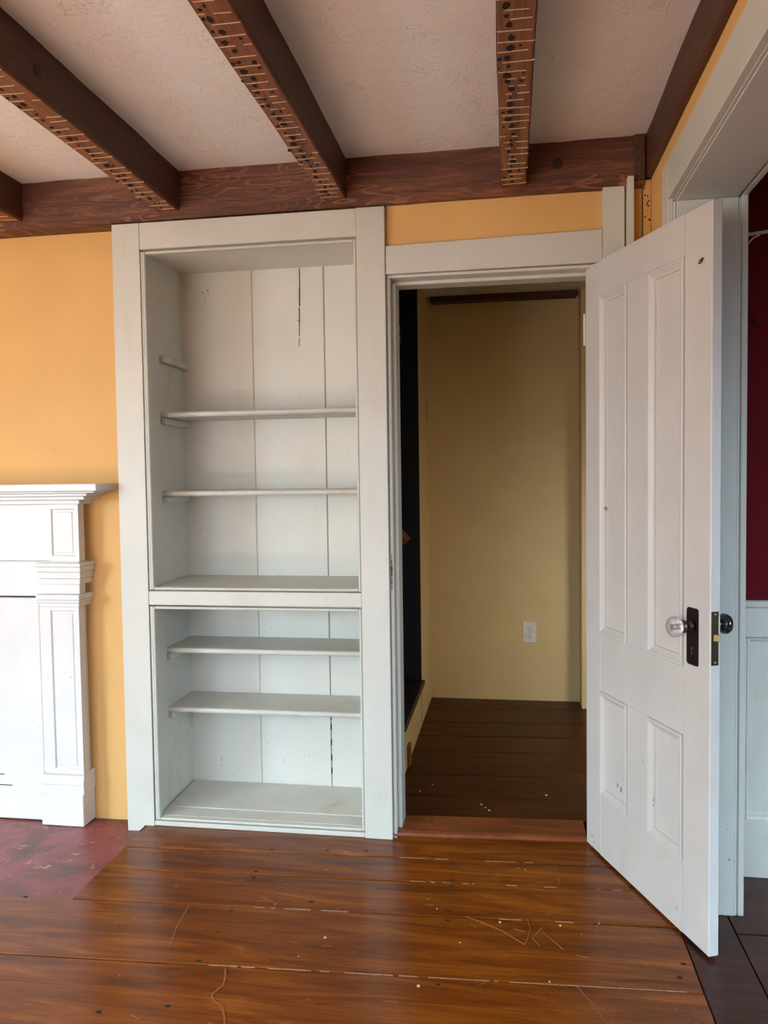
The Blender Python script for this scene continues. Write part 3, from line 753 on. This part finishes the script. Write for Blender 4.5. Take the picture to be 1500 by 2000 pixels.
# ================================================================ MANTEL
Mw = M['white_mantel']
mt = empty('fireplace_mantel', (-2.15, 2.61, -0.02), 'white painted wooden fireplace mantel with panelled pilasters, left of the bookcase', 'mantel')
def mirror(bm):
    for v in bm.verts: v.co.x = -4.30 - v.co.x
    return bm
def mp_(name, fn, label=None, both=True, mat=None):
    out = []
    for k in ((0, 1) if both else (0,)):
        bm = fn()
        if k: mirror(bm)
        o = obj(name, bm, mat or Mw, mt)
        if label: o['label'] = label
        out.append(o)
    return out
def step(x1, y0, z0, z1, bev=0.001):       # full-width cornice step, both ends returned
    return B(-4.30-x1, x1, y0, 2.6495, z0, z1, bev=bev)
zs = [(-1.376, 2.490, 1.181, 1.206, 'mantel_shelf'), (-1.392, 2.503, 1.174, 1.1805, 'cornice_moulding'), (-1.430, 2.523, 1.163, 1.1735, 'cornice_moulding'),
      (-1.452, 2.542, 1.150, 1.1625, 'cornice_moulding'), (-1.480, 2.560, 1.1345, 1.1495, 'cornice_moulding')]
for x1, y0, z0, z1, nm in zs: mp_(nm, lambda: step(x1, y0, z0, z1, 0.002), both=False)
mp_('frieze_board', lambda: B(-2.69, -1.611, 2.587, 2.6495, 0.932, 1.134), both=False)
mp_('lintel_board', lambda: B(-2.69, -1.611, 2.583, 2.6495, 0.806, 0.931), both=False)
mp_('opening_frame', lambda: B(-1.6625, -1.6515, 2.586, 2.6115, -0.02, 0.8055, bev=0.002))
mp_('backing_board', lambda: B(-1.64, -1.517, 2.6125, 2.6495, -0.02, 1.134))
# upper pilaster block with sunk panel
def sunk(x0, x1, z0, z1, px0, px1, pz0, pz1, y, yb, d=0.006):
    bm = bmesh.new()
    pl = lambda u, v, dd: (u, y+dd, v)
    r = frame_loft(bm, [(x0, x1, z0, z1, 0), (px0, px1, pz0, pz1, 0), (px0+0.004, px1-0.004, pz0+0.004, pz1-0.004, d), (px0+0.010, px1-0.010, pz0+0.010, pz1-0.010, d),
                        (px0+0.013, px1-0.013, pz0+0.013, pz1-0.013, d*0.5), (px0+0.016, px1-0.016, pz0+0.016, pz1-0.016, d*0.5)], pl)
    bm.faces.new(r[-1])
    bk = [bm.verts.new((u, yb, v)) for u, v in ((x0, z0), (x1, z0), (x1, z1), (x0, z1))]
    for i in range(4): bm.faces.new((r[0][i], bk[i], bk[(i+1) % 4], r[0][(i+1) % 4]))
    bm.faces.new(bk); return bm
mp_('pilaster_block', lambda: sunk(-1.610, -1.494, 0.932, 1.134, -1.598, -1.508, 0.950, 1.118, 2.575, 2.612))
mp_('pilaster', lambda: sunk(-1.651, -1.503, 0.168, 0.770, -1.612, -1.518, 0.185, 0.757, 2.575, 2.612))
mp_('pilaster_block', lambda: B(-1.628, -1.496, 2.574, 2.612, 0.816, 0.932))
for z0, z1, dx, dy in ((0.915, 0.928, 0.016, 0.026), (0.896, 0.9145, 0.011, 0.018), (0.872, 0.8955, 0.007, 0.012), (0.851, 0.8715, 0.003, 0.007)):
    mp_('crown_moulding', lambda: B(-1.640-dx, -1.493+dx, 2.574-dy, 2.6495, z0, z1, bev=0.0015))
for z0, z1, dx, dy in ((0.797, 0.8155, 0.012, 0.020), (0.786, 0.7965, 0.008, 0.013), (0.7705, 0.7855, 0.003, 0.006)):
    mp_('capital_moulding', lambda: B(-1.651-dx*0.3, -1.500+dx, 2.574-dy, 2.6495, z0, z1, bev=0.0015))
mp_('base_moulding', lambda: P([(2.6495, 0.096), (2.570, 0.096), (2.570, 0.128), (2.567, 0.131), (2.574, 0.160), (2.571, 0.1675), (2.6495, 0.1675)], 0, -1.660, -1.502))
mp_('plinth_block', lambda: B(-1.667, -1.505, 2.5675, 2.6495, -0.02, 0.0955, bev=0.002))
fb = obj('fireboard', B(-2.630, -1.669, 2.598, 2.612, -0.018, 0.798, bev=0.003), Mw, mt)
fb['label'] = 'plain white board closing the fireplace opening'
obj('backing', B(-2.636, -1.6635, 2.6125, 2.618, -0.018, 0.804, bev=0), M['black'], mt)
for z in (0.145, 0.105):
    obj('groove', B(-2.5, -1.83 if z > 0.12 else -1.80, 2.5972, 2.5985, z, z+0.003, bev=0), M['hole'], fb)

# ================================================================ HALL FURNISHINGS
op = empty('electrical_outlet', (0.105, 4.231, 0.36), 'ivory duplex electrical outlet low on the cream hall wall', 'outlet')
ox, oz = 0.1065, 0.378
obj('cover_plate', B(ox-0.035, ox+0.035, 4.2265, 4.2318, oz-0.057, oz+0.057, bev=0.0018), M['plastic'], op)
for dz in (0.020, -0.020):
    r = obj('receptacle', plate(ox-0.017, ox+0.017, oz+dz-0.0145, oz+dz+0.0145, 0.010, 4.2266, 4.2242), M['plastic'], op)
    b = bmesh.new()
    for dx in (-0.0065, 0.0065): box(b, ox+dx-0.0012, ox+dx+0.0012, 4.2234, 4.2243, oz+dz-0.001, oz+dz+0.008, bev=0)
    box(b, ox-0.0025, ox+0.0025, 4.2234, 4.2243, oz+dz-0.010, oz+dz-0.005, bev=0)
    obj('slots', b, M['black'], r)
obj('screw', lathe(bmesh.new(), [(0.003, 0), (0.0025, 0.001), (0, 0.0012)], (ox, 4.2266, oz), (0, -1, 0), 10), M['steel'], op)
sw = empty('light_switch', (-0.418, 4.09, 1.09), 'cream painted light switch on the narrow hall return wall', 'switch')
obj('cover_plate', B(-0.4190, -0.4145, 4.055, 4.125, 1.035, 1.150, bev=0.0015), M['cream'], sw)
obj('toggle', B(-0.4146, -0.406, 4.086, 4.094, 1.084, 1.101, bev=0.001), M['cream'], sw)
tag(obj('strike_slot', B(-0.4192, -0.4180, 4.135, 4.145, 1.50, 1.612, bev=0), M['black']), 'thin dark slot in the hall return wall', 'slot')
obj_t = empty('trim_3', (0.36, 4.19, 0), 'cream board at the right end of the hall wall', kind='structure')
obj('board', B(0.3635, 0.46, 4.10, 4.2315, 0.012, 2.149, bev=0.003), M['cream'], obj_t)
# stair: treads and risers going up to the left
sr = empty('enclosed_stair', (-0.8, 3.39, 0.0), 'enclosed stair with dark treads rising left off the hall', 'stair')
for i in range(4):
    x = -0.42-0.235*i; z = 0.236+0.205*i
    obj('riser', B(x-0.02, x, 3.031, 3.749, z-0.225 if i == 0 else z-0.225, z-0.0255, bev=0.001), M['cream'], sr)
    obj('tread', B(x-0.262, x+0.018, 3.031, 3.749, z-0.025, z, bev=0.006, seg=2), M['navy_tread'], sr)
tag(obj('wood_block', B(-0.4195, -0.408, 3.185, 3.235, 0.0125, 0.105, bev=0.002), M['rail']), 'small bare wood block against the foot of the stair riser', 'block')
hr = empty('handrail', (-0.7, 3.70, 1.1), 'brown wooden handrail end on the navy stair wall', 'handrail')
hbm = bmesh.new()
a = Vector((-0.475, 3.70, 0.905)); d = Vector((-0.70, 0, 0.80)).normalized(); up = Vector((0.80*0.7, 0, 0.70)); up = (Vector((0, 0, 1)) - d*d.z).normalized(); s_ = Vector((0, 1, 0))
prof = [(-0.022, -0.02), (-0.026, 0.0), (-0.018, 0.018), (0.0, 0.024), (0.018, 0.018), (0.026, 0.0), (0.022, -0.02)]
R0 = [hbm.verts.new(a + s_*p + up*q) for p, q in prof]; R1 = [hbm.verts.new(a + d*1.2 + s_*p + up*q) for p, q in prof]
hbm.faces.new(R0); hbm.faces.new(list(reversed(R1)))
for i in range(7): hbm.faces.new((R0[i], R0[(i+1) % 7], R1[(i+1) % 7], R1[i]))
obj('rail', hbm, M['rail'], hr)
obj('bracket', tube(bmesh.new(), [a+d*0.3+Vector((0, 0, -0.02)), a+d*0.3+Vector((0, 0.02, -0.06)), a+d*0.3+Vector((0, 0.0495, -0.08))], 0.006), M['brass'], hr)
for z, lb in ((1.905, 'upper small white coat hook on the navy stair wall'), (1.858, 'lower small white coat hook on the navy stair wall')):
    o = obj('coat_hook', tube(bmesh.new(), [(-0.515, 3.75, z+0.01), (-0.508, 3.742, z+0.016), (-0.500, 3.735, z+0.012), (-0.500, 3.732, z+0.002), (-0.507, 3.734, z-0.006), (-0.502, 3.732, z-0.014), (-0.495, 3.728, z-0.012)], 0.0018), M['plastic'])
    tag(o, lb, 'hook', 'coat hooks')
